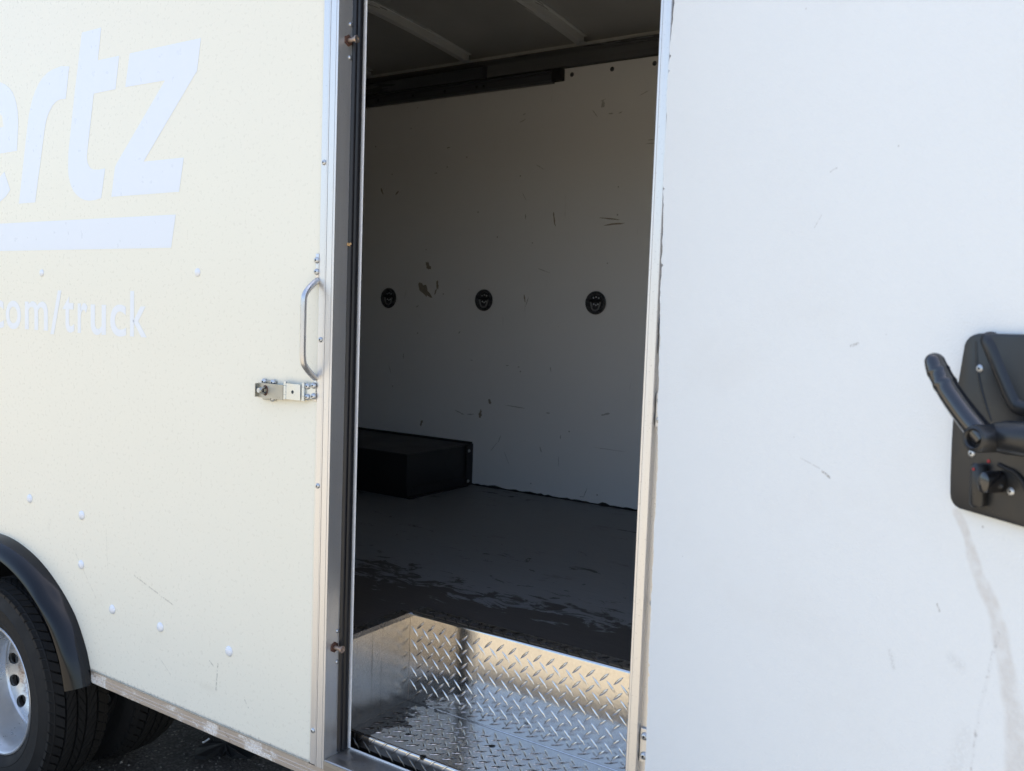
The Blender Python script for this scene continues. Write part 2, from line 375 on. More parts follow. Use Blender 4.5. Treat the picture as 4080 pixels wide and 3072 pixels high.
# white rivet caps
capd = lathe_data('rivet_cap', [(0, .0062), (.004, .0060), (.0075, .0052), (.011, .0036), (.0135, .0016), (.0142, 0)], 'cap', 24, 60)
ROT = (R(90), 0, 0)           # local Z to -Y
for x, z in [(-2.792, 1.7702), (-2.038, 1.7735), (-2.867, 1.0504), (-2.5749, 1.0408), (-2.5776, .8877), (-2.4162, .7827), (-2.187, .7798), (-1.8934, .7801)]:
    k = .8 if z > 1.5 else 1.0
    obj('rivet_cap', capd, wall, (x, -.0003, z), ROT, (k, k, k))

# ---- lettering
def flat_letter(name, loops, parent=wall, th=.0003):
    cu = bpy.data.curves.new(name, 'CURVE'); cu.dimensions = '2D'; cu.fill_mode = 'BOTH'
    for lp in loops:
        sp = cu.splines.new('POLY'); sp.points.add(len(lp)-1); sp.use_cyclic_u = True
        for p, (x, z) in zip(sp.points, lp): p.co = (x, z, 0, 1)
    to = bpy.data.objects.new('tmp', cu); SC.collection.objects.link(to)
    me = bpy.data.meshes.new_from_object(to.evaluated_get(bpy.context.evaluated_depsgraph_get())); bpy.data.objects.remove(to)
    return finish_letter(name, me, parent, th)
def finish_letter(name, me, parent, th, mat='letter'):
    bm = bmesh.new(); bm.from_mesh(me); bmesh.ops.remove_doubles(bm, verts=bm.verts, dist=1e-5)
    for v in bm.verts: v.co = Vector((v.co.x, -.0003, v.co.y))
    ex = bmesh.ops.extrude_face_region(bm, geom=list(bm.faces))
    for v in ex['geom']:
        if isinstance(v, bmesh.types.BMVert): v.co.y -= th
    bmesh.ops.recalc_face_normals(bm, faces=bm.faces); me2 = bpy.data.meshes.new(name); bm.to_mesh(me2); bm.free(); me2.polygons.foreach_set('use_smooth', [False]*len(me2.polygons)); me2.materials.append(MAT[mat])
    return obj(name, me2, parent)
def round_loop(l, n=4, k=1):
    return l
LZ = [(-2.3407, 2.378), (-2.033, 2.3778), (-2.0478, 2.295), (-2.0536, 2.2908), (-2.275, 2.0776), (-2.0993, 2.0772), (-2.1183, 1.988), (-2.426, 1.9878), (-2.4087, 2.071), (-2.4011, 2.0803), (-2.1819, 2.2868), (-2.3608, 2.2885)]
LT = [(-2.5735, 2.4668), (-2.4774, 2.4676), (-2.4936, 2.3779), (-2.3905, 2.3778), (-2.4074, 2.2878), (-2.5139, 2.2865), (-2.5466, 2.1215), (-2.5482, 2.1033), (-2.545, 2.092), (-2.5385, 2.0821), (-2.528, 2.074), (-2.5143, 2.0701), (-2.4865, 2.0684), (-2.4566, 2.0703), (-2.476, 1.9867), (-2.5062, 1.982), (-2.5383, 1.9815), (-2.56, 1.9845), (-2.5792, 1.9906), (-2.599, 2.0), (-2.6165, 2.0123), (-2.6285, 2.027), (-2.6374, 2.0437), (-2.6435, 2.062), (-2.6458, 2.0816), (-2.644, 2.1282), (-2.6121, 2.2921)]
LR = [(-2.6394, 2.3784), (-2.6581, 2.2867), (-2.6835, 2.2878), (-2.70, 2.286), (-2.7135, 2.2815), (-2.729, 2.274), (-2.7414, 2.263), (-2.7525, 2.251), (-2.7617, 2.2364), (-2.769, 2.219), (-2.7751, 2.1995), (-2.8285, 1.988), (-2.9231, 1.9882), (-2.8697, 2.2266), (-2.862, 2.256), (-2.851, 2.283), (-2.839, 2.307), (-2.8235, 2.3283), (-2.805, 2.347), (-2.7831, 2.362), (-2.758, 2.373), (-2.7304, 2.3794), (-2.6832, 2.3841)]
LE = [(-3.0929, 2.3855), (-3.062, 2.383), (-3.0339, 2.3764), (-3.003, 2.366), (-2.9763, 2.3518), (-2.957, 2.336), (-2.9434, 2.3165), (-2.934, 2.297), (-2.9278, 2.2757), (-2.9244, 2.2411), (-2.9328, 2.1532), (-3.147, 2.1502), (-3.1494, 2.1324), (-3.1376, 2.1008), (-3.12, 2.088), (-3.0974, 2.0806), (-3.0377, 2.0773), (-3.0101, 2.0924), (-2.975, 2.0338), (-2.9994, 2.0149), (-3.0387, 1.9978), (-3.0987, 1.9884), (-3.1701, 1.9989), (-3.2217, 2.0324), (-3.2472, 2.0861), (-3.246, 2.149), (-3.2283, 2.252), (-3.2064, 2.307), (-3.1746, 2.3501), (-3.1333, 2.3763)]
LEH = [(-3.1203, 2.2327), (-3.1097, 2.2674), (-3.0844, 2.2904), (-3.0498, 2.2871), (-3.0206, 2.2694), (-3.0113, 2.2337)]
LH = [(-3.69, 1.988), (-3.58, 1.988), (-3.555, 2.18), (-3.43, 2.18), (-3.455, 1.988), (-3.345, 1.988), (-3.275, 2.52), (-3.385, 2.52), (-3.418, 2.27), (-3.543, 2.27), (-3.51, 2.52), (-3.62, 2.52)]
for lp in ([LH], [LE, LEH], [LR], [LT], [LZ]): flat_letter('letter', lp)
flat_letter('underline', [[(-3.70, 1.9286), (-2.1318, 1.9283), (-2.1506, 1.8399), (-3.72, 1.8408)]])
for ch, xa, xb, za, zb in (('z', -3.255, -3.20, 1.593, 1.68), ('.', -3.165, -3.14, 1.593, 1.613), ('c', -3.1038, -3.0186, 1.590, 1.6815), ('o', -3.0058, -2.915, 1.590, 1.6815), ('m', -2.8905, -2.7585, 1.5925, 1.682), ('/', -2.7442, -2.6828, 1.5827, 1.7177),
                           ('t', -2.6741, -2.6144, 1.5915, 1.701), ('r', -2.5959, -2.5445, 1.5925, 1.682), ('u', -2.5282, -2.4512, 1.590, 1.679), ('c', -2.43, -2.353, 1.590, 1.6815), ('k', -2.3343, -2.2561, 1.5925, 1.721)):
    fc = bpy.data.curves.new('f', 'FONT'); fc.body = ch; fc.offset = .012;  to = bpy.data.objects.new('tmp', fc); SC.collection.objects.link(to)
    me = bpy.data.meshes.new_from_object(to.evaluated_get(bpy.context.evaluated_depsgraph_get())); bpy.data.objects.remove(to)
    xs = [v.co.x for v in me.vertices]; ys = [v.co.y for v in me.vertices]; ax, bx, ay, by = min(xs), max(xs), min(ys), max(ys)
    for v in me.vertices: v.co.x = xa+(v.co.x-ax)/(bx-ax)*(xb-xa); v.co.y = za+(v.co.y-ay)/(by-ay)*(zb-za)
    finish_letter('small_letter', me, wall, .0003, 'fadedletter')

# ---- screws (pan head with a recess)
def screw_mesh(name, r, h, mat):
    me = lathe_data(name, [(r*.30, h*.45), (r*.32, h*.98), (r*.6, h*.92), (r*.85, h*.6), (r, h*.15), (r, 0)], mat, 16, 50)
    bm = bmesh.new(); bm.from_mesh(me); V = [bm.verts.new((r*.31*math.cos(i*math.pi/4), r*.31*math.sin(i*math.pi/4), h*.45)) for i in range(8)]; f = bm.faces.new(V); f.material_index = 1
    bm.to_mesh(me); bm.free(); me.materials.append(MAT['black']); return me
SCR = screw_mesh('screw', .0065, .0042, 'steel'); BLT = screw_mesh('bolt', .0078, .006, 'steel'); RIVM = screw_mesh('rivet', .008, .0035, 'dsteel')

# ---- left jamb: flange, ribbed face, return
jp = [(-1.585, .02), (-1.585, -.0028), (-1.5835, -.0042), (-1.5665, -.0042), (-1.5655, -.0022), (-1.5640, -.0022), (-1.5632, -.0072), (-1.5615, -.0080), (-1.5590, -.0080), (-1.5580, -.0050), (-1.5568, -.0080),
      (-1.5405, -.0080), (-1.5395, -.0055), (-1.5385, -.0080), (-1.5355, -.0080), (-1.534, -.0066), (-1.534, .0725), (-1.56, .0725), (-1.56, .02)]
jl = prism('door_jamb', jp, fz, .5735, ZT+.05, 'alu_v', truck)
for x, z in ((-1.5745, 2.0303), (-1.5745, 1.6159), (-1.5745, 1.265), (-1.5745, .658)): obj('screw', SCR, jl, (x, -.0042, z), ROT)
sp = [(-1.5342, .0375), (-1.5300, .0385), (-1.5270, .0425), (-1.5262, .0465), (-1.5285, .0495), (-1.5290, .0510), (-1.5262, .0540), (-1.5245, .0590), (-1.5252, .0650), (-1.5280, .0690), (-1.5342, .0700)]
prism('door_seal', sp, fz, .6005, ZT-.002, 'seal', jl, 60)
prism('liner_edge', [(-1.5342, .0727), (-1.5245, .0727), (-1.5236, .0738), (-1.5236, .0755), (-1.5245, .0765), (-1.5342, .0765)], fz, .598, ZT, 'whiteedge', jl)
PINM = lathe_data('striker_pin', [(0, 0), (.0052, 0), (.0052, .0225), (.0085, .0232), (.0088, .0262), (.0080, .0272), (.0042, .0272), (.0038, .0262), (0, .0262)], 'pin', 20, 35)
BASEM = lathe_data('pin_base', [(0, 0), (.0135, 0), (.0135, .002), (.012, .003), (0, .003)], 'rust', 6, 30)
RX = (0, R(90), 0)            # local Z to +X
for y, z, zs in ((.0246, 2.3107, (2.3491, 2.2738)), (.021, .8701, (.9072, .8299))):
    obj('pin_base', BASEM, jl, (-1.5339, y, z), RX); obj('striker_pin', PINM, jl, (-1.5325, y, z), RX)
    for q in zs: obj('screw', SCR, jl, (-1.5338, .0318, q), RX, (.85, .85, .85))
# door head and sill
box('door_head', -1.5555, -.70, -.006, .0725, ZT+.001, ZT+.049, 'alu_h', truck, .002)
sl = prism('door_sill', [(-.0075, .571), (-.0075, .592), (-.0060, .5955), (-.0035, .597), (.0722, .597), (.0722, .571)], fx, -1.5325, -.7, 'sill', truck)
prism('sill_edge', [(.0726, .59), (.0726, .6012), (.0745, .6012), (.0745, .59)], fx, -1.5225, -.74, 'whiteedge', sl)
prism('sill_lip', [(-.0092, .586), (-.0092, .5955), (-.0077, .5955), (-.0077, .586)], fx, -1.531, -.70, 'alu_h', sl)
# ---- right jamb: proud face, recessed hinge flange
rjp = [(-.7315, .0725), (-.7315, -.0045), (-.7300, -.0060), (-.7265, -.0060), (-.7258, -.0052), (-.7251, -.0060), (-.7150, -.0060), (-.7100, -.0060), (-.7088, -.0048), (-.7088, .0090), (-.6995, .0090), (-.6990, .0076), (-.6650, .0076), (-.6650, .03), (-.70, .0725)]
jr = prism('hinge_jamb', rjp, fz, .5735, ZT+.05, 'alu_v', truck)
for z0, z1 in ((1.6276, 1.6924), (1.4908, 1.5546), (.8456, .9119), (2.20, 2.264)):
    box('hinge_leaf', -.7075, -.672, .0028, .0074, z0, z1, 'alu_v', jr, .0007, 1)
    for z in (z0+.014, z1-.014): obj('bolt', BLT, jr, (-.6975, .0028, z), ROT)
for z in (1.155, 1.99): obj('screw', SCR, jr, (-.6965, .0076, z), ROT)

# ---- step well
RY, TZ, NY = .308, .640, .083  # riser plane, tread height, nose
def lugs(V, F, f, u0, u1, v0, v1, pitch=.037, ln=.0188, wd=.0040, h=.0023, ou=0.0, ov=0.0):
    i0 = int((u0-ou)/pitch*2)-2; i1 = int((u1-ou)/pitch*2)+2
    j0 = int((v0-ov)/pitch*2)-2; j1 = int((v1-ov)/pitch*2)+2
    for i in range(i0, i1):
        for j in range(j0, j1):
            if (i % 2) != (j % 2): continue
            cu, cv = ou+i*pitch/2, ov+j*pitch/2; sg = 1 if i % 2 else -1
            if not (u0+.012 < cu < u1-.012 and v0+.012 < cv < v1-.012): continue
            c = math.sqrt(.5); dx, dy = c, c*sg; nx, ny = -dy, dx; b = len(V)
            for a, q, hh in ((-1, 0, 0), (-.36, .80, 0), (.36, .80, 0), (1, 0, 0), (.36, -.80, 0), (-.36, -.80, 0), (-.55, 0, 1), (0, .30, 1), (.55, 0, 1), (0, -.30, 1)):
                V.append(f(cu+dx*a*ln+nx*q*wd, cv+dy*a*ln+ny*q*wd, -.0002 if hh == 0 else h))
            for t in ((0, 1, 6), (1, 7, 6), (1, 2, 7), (2, 8, 7), (2, 3, 8), (3, 4, 8), (4, 9, 8), (4, 5, 9), (5, 6, 9), (5, 0, 6), (6, 7, 8, 9)): F.append(tuple(b+x for x in t))
def sweep_plate(name, prof, x0, x1, mat, lugfn):
    k = len(prof); V = [(x, y, z) for x in (x0, x1) for y, z in prof]; F = [(j, j+1, k+j+1, k+j) for j in range(k-1)]; nb = len(F)
    lugfn(V, F)
    me = bpy.data.meshes.new(name); me.from_pydata(V, [], F); me.update(); me.materials.append(MAT[mat])
    bm = bmesh.new(); bm.from_mesh(me); bmesh.ops.recalc_face_normals(bm, faces=bm.faces); bm.to_mesh(me); bm.free()
    sm = [i < nb for i in range(len(F))]; me.polygons.foreach_set('use_smooth', sm); me.set_sharp_from_angle(angle=R(50))
    return obj(name, me, truck)
arc = lambda cy, cz, r, a0, a1, n=6: [(cy+r*math.cos(R(a0+(a1-a0)*i/n)), cz+r*math.sin(R(a0+(a1-a0)*i/n))) for i in range(n+1)]
rprof = [(RY, TZ-.02), (RY, ZF-.005)] + arc(RY+.008, ZF-.0045, .008, 180, 90) + [(RY+.012, ZF+.0035)]
def rl(V, F):
    lugs(V, F, lambda u, v, h: (u, RY-h, v), XL+.002, -.70, TZ, ZF-.004, ou=XL+.016, ov=TZ+.010)
sweep_plate('step_riser', rprof, XL, -.70, 'plate_r', rl)
fprof = [(RY+.0122, ZF+.0034), (RY+.055, ZF+.0034), (RY+.056, ZF-.002)]
sweep_plate('step_nosing', fprof, XL, -.70, 'plate_f', lambda V, F: lugs(V, F, lambda u, v, h: (u, RY+v, ZF+.0034+h), XL+.03, -.70, .002, .060, ou=XL+.03, ov=.018))
tprof = [(RY-.0005, TZ+.002), (RY-.002, TZ)] + [(NY+.012, TZ)] + arc(NY+.006, TZ-.006, .006, 90, 180) + [(NY, .570)]
def tl(V, F):
    lugs(V, F, lambda u, v, h: (u, v, TZ+h), XL+.002, -.70, NY+.003, RY-.002, ou=XL+.012, ov=NY+.014)
    lugs(V, F, lambda u, v, h: (u, NY-h, v), XL+.002, -.70, .585, TZ+.004, ou=XL+.02, ov=.612)
sweep_plate('step_tread', tprof, XL, -.70, 'plate_t', tl)
prism('well_side', [(.0775, .58), (RY+.004, .58), (RY+.004, ZF-.001), (.0775, ZF-.001)], lambda p, q, t: (t, p, q), XL-.004, XL-.0005, 'plate_s', truck)
prism('well_side', [(.0775, .58), (RY+.004, .58), (RY+.004, ZF-.001), (.0775, ZF-.001)], lambda p, q, t: (t, p, q), -.6995, -.696, 'plate_s', truck)
prism('well_trim', [(XL-.030, ZF+.0003), (XL+.0008, ZF+.0003), (XL+.0008, ZF-.010), (XL+.0022, ZF-.010), (XL+.0022, ZF+.0028), (XL-.030, ZF+.0028)], fy, .0775, RY+.004, 'plate_f', truck)
tube_path = []
# ---- cargo floor with the notch for the step well
fl = [(X0, .0715), (XL-.004, .0715), (XL-.004, RY+.0045), (-.6955, RY+.0045), (-.6955, .0715), (X1, .0715), (X1, YF), (X0, YF)]
prism('cargo_floor', fl, fz, .80, ZF, 'floor', truck)

# ---- far wall
fwall = box('far_wall', X0, X1, YF, YF+.02, ZF-.002, 2.776, 'farwall', truck)
box('far_outer_wall', X0, X1, YF+.0205, YF+.05, .57, 2.93, 'outer', truck)
cv = prism('cove_rail', [(YF+.018, 2.7795), (YF-.010, 2.7795), (YF-.013, 2.783), (YF-.013, 2.800), (YF-.011, 2.8015), (YF-.013, 2.803), (YF-.013, 2.834), (YF-.034, 2.8495), (YF-.034, 2.8525), (YF+.018, 2.8525)], fx, X0, X1, 'cove', truck)
ch = prism('ceiling_channel', [(YF-.0132, 2.7700), (YF-.046, 2.7700), (YF-.046, 2.8200), (YF-.036, 2.8290), (YF-.0132, 2.8290)], fx, X0, -2.505, 'dsteel', truck)
tr = prism('track_rail', [(YF-.0005, 2.717), (YF-.020, 2.717), (YF-.022, 2.721), (YF-.030, 2.726), (YF-.030, 2.7285), (YF-.017, 2.7305), (YF-.017, 2.7590), (YF-.030, 2.7610), (YF-.030, 2.7680), (YF-.0005, 2.7680)], fx, X0, -2.145, 'dsteel', truck)
box('end_cap', -2.1445, -2.094, YF-.034, YF-.0005, 2.7215, 2.7745, 'black', tr, .004)
holed = lathe_data('track_hole_shade', [(0, .0015), (.005, .0015), (.0062, 0)], 'black', 14, 30)  # black discs stand in for the shade inside the rail holes
for x in (-3.1689, -2.9435, -2.7469, -2.5596, -2.5199): obj('track_hole_shade', holed, tr, (x, YF-.0171, 2.744), ROT)
for x in (-2.0593, -1.8635, -1.6678, -1.472, -1.276): obj('rivet', RIVM, fwall, (x, YF, 2.7470), ROT, (1.25, 1.25, 1))
# caulk line at the floor
V = []; F = []; N = 160
for i in range(N+1):
    x = -2.53+(X1+2.53)*i/N; r = .007+random.uniform(-.0025, .004) + (.006 if 5 < i < 9 or 35 < i < 38 else 0)
    V += [(x, YF-.0006, ZF+.0006), (x, YF-.0006, ZF+r), (x, YF-r*1.1, ZF+.0006)]
for i in range(N):
    for a, b in ((0, 1), (1, 2), (2, 0)): F.append((i*3+a, i*3+b, i*3+3+b, i*3+3+a))
obj('floor_caulk', mesh_data('floor_caulk', V, F, 'caulk'), truck)

# scuffs and scrapes on the far wall
def scuff(cx, cz, ln, wd, ang, mat, seedv):
    rr = random.Random(seedv); n = 18; P = []
    for i in range(n):
        a = 2*math.pi*i/n; k = rr.uniform(.55, 1.15); p, q = ln/2*math.cos(a)*k, wd/2*math.sin(a)*rr.uniform(.4, 1.2)
        P.append((cx+p*math.cos(ang)-q*math.sin(ang), cz+p*math.sin(ang)+q*math.cos(ang)))
    k = len(P); V = [(x, YF-.0004, z) for x, z in P]+[(x, YF-.0009, z) for x, z in P]; F = [tuple(range(k, 2*k))]+[(i, (i+1) % k, k+(i+1) % k, k+i) for i in range(k)]
    obj('scuff_mark', mesh_data('scuff_mark', V, F, mat), fwall)
sc = [(-2.8295, 1.9215, .055, .028, 2.1, 'scuff'), (-2.8532, 1.8051, .125, .045, -.75, 'scuff'), (-2.7698, 1.8301, .055, .016, 1.7, 'scuff'), (-2.7808, 1.7957, .04, .010, 1.2, 'scuff'), (-2.892, 1.7221, .022, .006, .5, 'scuffd'),
      (-2.9735, 1.4712, .028, .006, 1.5, 'scuffd'), (-2.262, 1.7716, .045, .007, 1.8, 'scuff'), (-2.249, 1.7568, .05, .005, 1.25, 'scuffd'), (-2.6281, 1.604, .016, .007, 1, 'scuffd'), (-2.4368, 1.2869, .03, .016, 2, 'scuff'), (-2.4895, 1.2238, .045, .02, 1.4, 'scuff'),
      (-2.61, 1.2195, .06, .007, -.3, 'scuffd'), (-2.545, 1.217, .05, .006, .1, 'scuffd'), (-2.8451, 1.1472, .035, .016, 1.2, 'scuff'), (-2.1138, 1.2609, .022, .006, 0, 'scuffd'), (-1.8227, 1.2815, .045, .009, .3, 'scuffd'), (-2.1456, 1.0905, .03, .007, 2, 'scuffd'),
      (-2.3734, 1.1181, .05, .004, 1.2, 'scuffd'), (-2.405, 1.075, .07, .003, .9, 'scuffd'), (-1.9074, .9252, .05, .004, 1.2, 'scuffd'), (-1.925, .905, .03, .003, .1, 'scuffd'), (-2.0446, 1.1596, .022, .005, 1.5, 'scuffd'), (-2.1097, 1.458, .028, .004, 1.8, 'scuffd'), (-2.29, 1.2745, .13, .006, -.06, 'scuffd'), (-2.2822, 1.4588, .014, .006, 0, 'scuffd'), (-2.345, 1.462, .016, .005, 0, 'scuffd'), (-2.55, 1.475, .016, .005, 0, 'scuffd'),
      (-1.8987, 2.6024, .02, .035, .1, 'scuffd'), (-1.90, 2.622, .03, .004, .3, 'scuffd'), (-2.3078, 2.5708, .04, .005, .35, 'scuffd'), (-2.30, 2.60, .018, .004, .4, 'scuffd'), (-2.1212, 2.1275, .085, .009, 1.75, 'scuff'), (-1.8436, 2.1193, .10, .005, -.12, 'scuff'), (-1.8227, 2.0957, .11, .009, .04, 'scuff'), (-2.274, 2.141, .024, .006, 1.55, 'scuffd'),
      (-2.2064, 2.3595, .06, .003, -.5, 'scuffd'), (-2.2842, 2.232, .05, .003, -1.0, 'scuffd'), (-3.1431, 2.2961, .035, .011, 2.0, 'scuff'), (-3.0423, 2.2825, .03, .008, .8, 'scuff'), (-2.7999, 2.3658, .022, .006, 0, 'scuffd'), (-2.7262, 2.4825, .026, .006, .1, 'scuffd'), (-1.86, 2.5619, .03, .006, 0, 'scuffd'), (-1.815, 2.5619, .022, .005, .3, 'scuffd'), (-1.7077, 2.632, .05, .003, .4, 'scuffd'), (-1.9369, 2.5694, .05, .004, -.9, 'scuffd'), (-1.6679, 2.4376, .04, .003, 0, 'scuffd'), (-1.6679, 2.423, .05, .003, 0, 'scuffd'),
      (-2.05, 1.05, .003, .05, .1, 'scuffd'), (-1.80, 1.13, .16, .0022, -.02, 'scuffd'), (-2.33, 1.03, .09, .003, -1.1, 'scuffd'), (-3.06, 1.40, .05, .004, -1.2, 'scuffd'), (-2.17, 1.90, .08, .003, -.3, 'scuffd')]
for i, s in enumerate(sc): scuff(*s, 100+i)

# ---- recessed tie-down rings
CUP = lathe_data('tie_down_cup', [(0, -.010), (.030, -.010), (.036, -.006), (.039, .0005), (.041, .0035), (.046, .0042), (.0495, .0028), (.0505, 0)], 'cup', 40, 40)
ringp = [(-.024, .011), (-.0235, .004), (-.016, -.022), (-.009, -.0285), (0, -.0305), (.009, -.0285), (.016, -.022), (.0235, .004), (.024, .011)]
RING = tube_data('pull_ring', [(x, 0, z) for x, z in ringp], .0034, 'steel', 10, None, (0, 1, 0)); RING.materials.clear(); RING.materials.append(MAT['ringgrey'])
BAR = tube_data('ring_bar', [(-.027, 0, .0115), (.027, 0, .0115)], .0058, 'latch', 10)
SS = screw_mesh('cup_screw', .0034, .002, 'cap')
for x in (-3.072, -2.483, -1.890, -1.297):
    c = obj('tie_down_cup', CUP, truck, (x, YF-.0105, 1.760), ROT)
    obj('pull_ring', RING, c, (x, YF-.0125, 1.757)); obj('ring_bar', BAR, c, (x, YF-.013, 1.757))
    for dx, dz in ((-.013, .024), (0, .028), (.013, .024), (-.010, -.003), (0, -.007), (.010, -.003)): obj('cup_screw', SS, c, (x+dx, YF-.0045-.003, 1.757+dz), ROT)

# ---- black wheel box on the far side, and its twin on the near side
BX = -2.53
def wheel_box(y0, y1, far):
    b = box('wheel_box', -3.66, BX, y0, y1, ZF+.0004, 1.072, 'blackbox', truck, .002)
    box('box_top', -3.655, BX-.006, y0+.004, y1-.008 if far else y1-.004, 1.0722, 1.0752, 'boxtop', b)
    return b
wb = wheel_box(1.462, YF-.0005, True)
box('end_flange', BX+.0002, BX+.006, YF-.050, YF-.0007, ZF+.0006, 1.078, 'blackbox', wb)
box('base_flange', BX+.0003, BX+.022, 1.462, YF-.052, ZF+.0006, ZF+.006, 'blackbox', wb)
prism('base_flange', [(BX+.0004, .927), (BX+.0045, .924), (BX+.0045, .888), (BX+.0004, .888)], fy, 1.464, YF-.053, 'blackbox', wb)
prism('wall_bead', [(YF-.011, 1.0755), (YF-.0006, 1.0755), (YF-.0006, 1.086)], fx, -3.66, BX, 'caulk', wb)
for z in (1.047, .9015): obj('bolt', BLT, wb, (BX+.0061, 1.906, z), RX)
wheel_box(.0725, .50, False)

# ---- roof with bows
crown = lambda y: .05*(1-((y-1.0)/.94)**2)
YS = [.03+(YF+.02-.03)*i/16 for i in range(17)]
V = []; F = []
for i, y in enumerate(YS):
    z = 2.8530+crown(y)+.034; V += [(X0, y, z), (X1, y, z), (X0, y, z+.012), (X1, y, z+.012)]
for i in range(16):
    a, b = i*4, i*4+4; F += [(a, a+1, b+1, b), (a+2, b+2, b+3, a+3), (a, b, b+2, a+2), (a+1, a+3, b+3, b+1)]
roof = obj('roof_sheet', mesh_data('roof_sheet', V, F, 'roofin', True, 30), truck)
hat = [(-.034, .0325), (-.034, .0300), (-.018, .0300), (-.0150, .0010), (-.0140, 0), (.0140, 0), (.0150, .0010), (.018, .0300), (.034, .0300), (.034, .0325)]
for x in (-3.83, -3.22, -2.613, -2.004, -1.394, -.785, -.175):
    V = []; F = []; k = len(hat)
    for y in YS:
        y = min(max(y, .075), YF-.036); V += [(x+p, y, 2.8535+crown(y)+q) for p, q in hat]
    for i in range(16):
        for j in range(k): F.append((i*k+j, i*k+(j+1) % k, (i+1)*k+(j+1) % k, (i+1)*k+j))
    F += [tuple(range(k)), tuple(range(16*k, 17*k))]
    bw = obj('roof_bow', mesh_data('roof_bow', V, F, 'galv', True, 25), truck)
    prism('bow_bracket', [(x+.015, 2.8533), (x+.045, 2.8533), (x+.045, 2.8552), (x+.0172, 2.8552), (x+.0190, 2.879), (x+.0172, 2.879)], fy, YF-.075, YF-.0365, 'galv', bw)
box('front_wall', X1-.025, X1, .031, YF-.0005, .57, 2.93, 'outer', truck)
box('rear_wall', X0, X0+.025, .031, YF-.0005, .57, 2.93, 'outer', truck)

# ---- grab handle and hasp on the wall beside the door
hp = smooth_path([(-1.5885, -.004, 1.7560), (-1.5880, -.018, 1.7470), (-1.5875, -.034, 1.7340), (-1.5870, -.0445, 1.7210), (-1.5868, -.0485, 1.7030), (-1.5866, -.0490, 1.6400), (-1.5868, -.0485, 1.5820), (-1.5872, -.0445, 1.5600), (-1.5880, -.032, 1.5450), (-1.5890, -.017, 1.5325), (-1.5900, -.004, 1.5240)], 5)
gh = obj('grab_handle', tube_data('grab_handle', hp, .0074, 'handle', 14, None, (1, 0, 0)), truck)
box('mounting_tab', -1.5965, -1.5858, -.0040, -.0003, 1.750, 1.8185, 'alu_v', gh, .001)
box('mounting_tab', -1.5965, -1.5858, -.0040, -.0003, 1.468, 1.530, 'alu_v', gh, .001)
for z in (1.8031, 1.776): obj('bolt', BLT, gh, (-1.5915, -.0040, z), ROT)
for z in (1.5054, 1.480): obj('bolt', BLT, gh, (-1.5915, -.0068, z), ROT)
hs = box('hasp', -1.6215, -1.5865, -.0066, -.0042, 1.4720, 1.5085, 'zinc', truck, .0006, 1)
for z in (1.5025, 1.4765): obj('bolt', BLT, hs, (-1.6115, -.0066, z), ROT)
def knuckle(x, y):
    for z0, z1 in ((1.4665, 1.4775), (1.4782, 1.4995), (1.5002, 1.5105)):
        obj('hinge_knuckle', tube_data('hinge_knuckle', [(x, y, z0), (x, y, z1)], .0048, 'zinc', 12, None, (1, 0, 0)), hs)
knuckle(-1.6235, -.0095); knuckle(-1.6825, -.0135)
def plate_hole(name, x0, x1, z0, z1, y0, y1, cx, cz, rx, rz, mat):
    n = 20; ring = [(cx+rx*math.cos(2*math.pi*i/n), cz+rz*math.sin(2*math.pi*i/n)) for i in range(n)]
    out = []
    for i in range(n):
        a = 2*math.pi*i/n; c, s = math.cos(a), math.sin(a); tx = (x1-cx)/c if c > 1e-6 else ((x0-cx)/c if c < -1e-6 else 1e9); tz = (z1-cz)/s if s > 1e-6 else ((z0-cz)/s if s < -1e-6 else 1e9)
        t = min(tx, tz); out.append((cx+c*t, cz+s*t))
    # snap nearest samples to the corners
    for X, Z in ((x0, z0), (x0, z1), (x1, z0), (x1, z1)):
        j = min(range(n), key=lambda q: (out[q][0]-X)**2+(out[q][1]-Z)**2); out[j] = (X, Z)
    V = [(x, y, z) for y in (y0, y1) for l in (out, ring) for x, z in l]; F = []
    for i in range(n):
        j = (i+1) % n; F += [(i, j, n+j, n+i), (2*n+i, 3*n+i, 3*n+j, 2*n+j), (i, 2*n+i, 2*n+j, j), (n+i, n+j, 3*n+j, 3*n+i)]
    return obj(name, mesh_data(name, V, F, mat), hs)
plate_hole('hasp_strap', -1.6780, -1.6290, 1.4668, 1.5055, -.0150, -.0128, -1.6555, 1.4855, .0045, .0045, 'zinc')
plate_hole('hasp_strap', -1.7760, -1.6868, 1.4640, 1.5005, -.0172, -.0150, -1.7495, 1.4830, .0065, .0105, 'dull')
prism('hasp_lip', [(-1.7780, -.0150), (-1.7780, -.0260), (-1.7760, -.0260), (-1.7760, -.0150)], fz, 1.4655, 1.4990, 'dull', hs)
box('staple_plate', -1.7745, -1.7255, -.0048, -.0003, 1.4580, 1.5075, 'dull', hs, .001, 1)
obj('staple', tube_data('staple', smooth_path([(-1.7495, -.004, 1.4765), (-1.7495, -.024, 1.4765), (-1.7495, -.032, 1.4830), (-1.7495, -.024, 1.4895), (-1.7495, -.004, 1.4895)], 4), .0032, 'dull', 10, None, (1, 0, 0)), hs)
obj('rust_ring', tube_data('rust_ring', [(-1.7495+.0078*math.cos(2*math.pi*i/20), -.0174, 1.4830+.0120*math.sin(2*math.pi*i/20)) for i in range(21)], .0014, 'rust', 8, None, (0, 1, 0)), hs)
obj('padlock_eye', lathe_data('padlock_eye', [(0, .010), (.006, .010), (.0072, .006), (.0072, 0)], 'steel', 16, 40), hs, (-1.7635, -.0172, 1.4825), ROT)
for x, z in ((-1.768, 1.503), (-1.735, 1.503), (-1.737, 1.4625)): obj('bolt', BLT, hs, (x, -.0048, z), ROT)

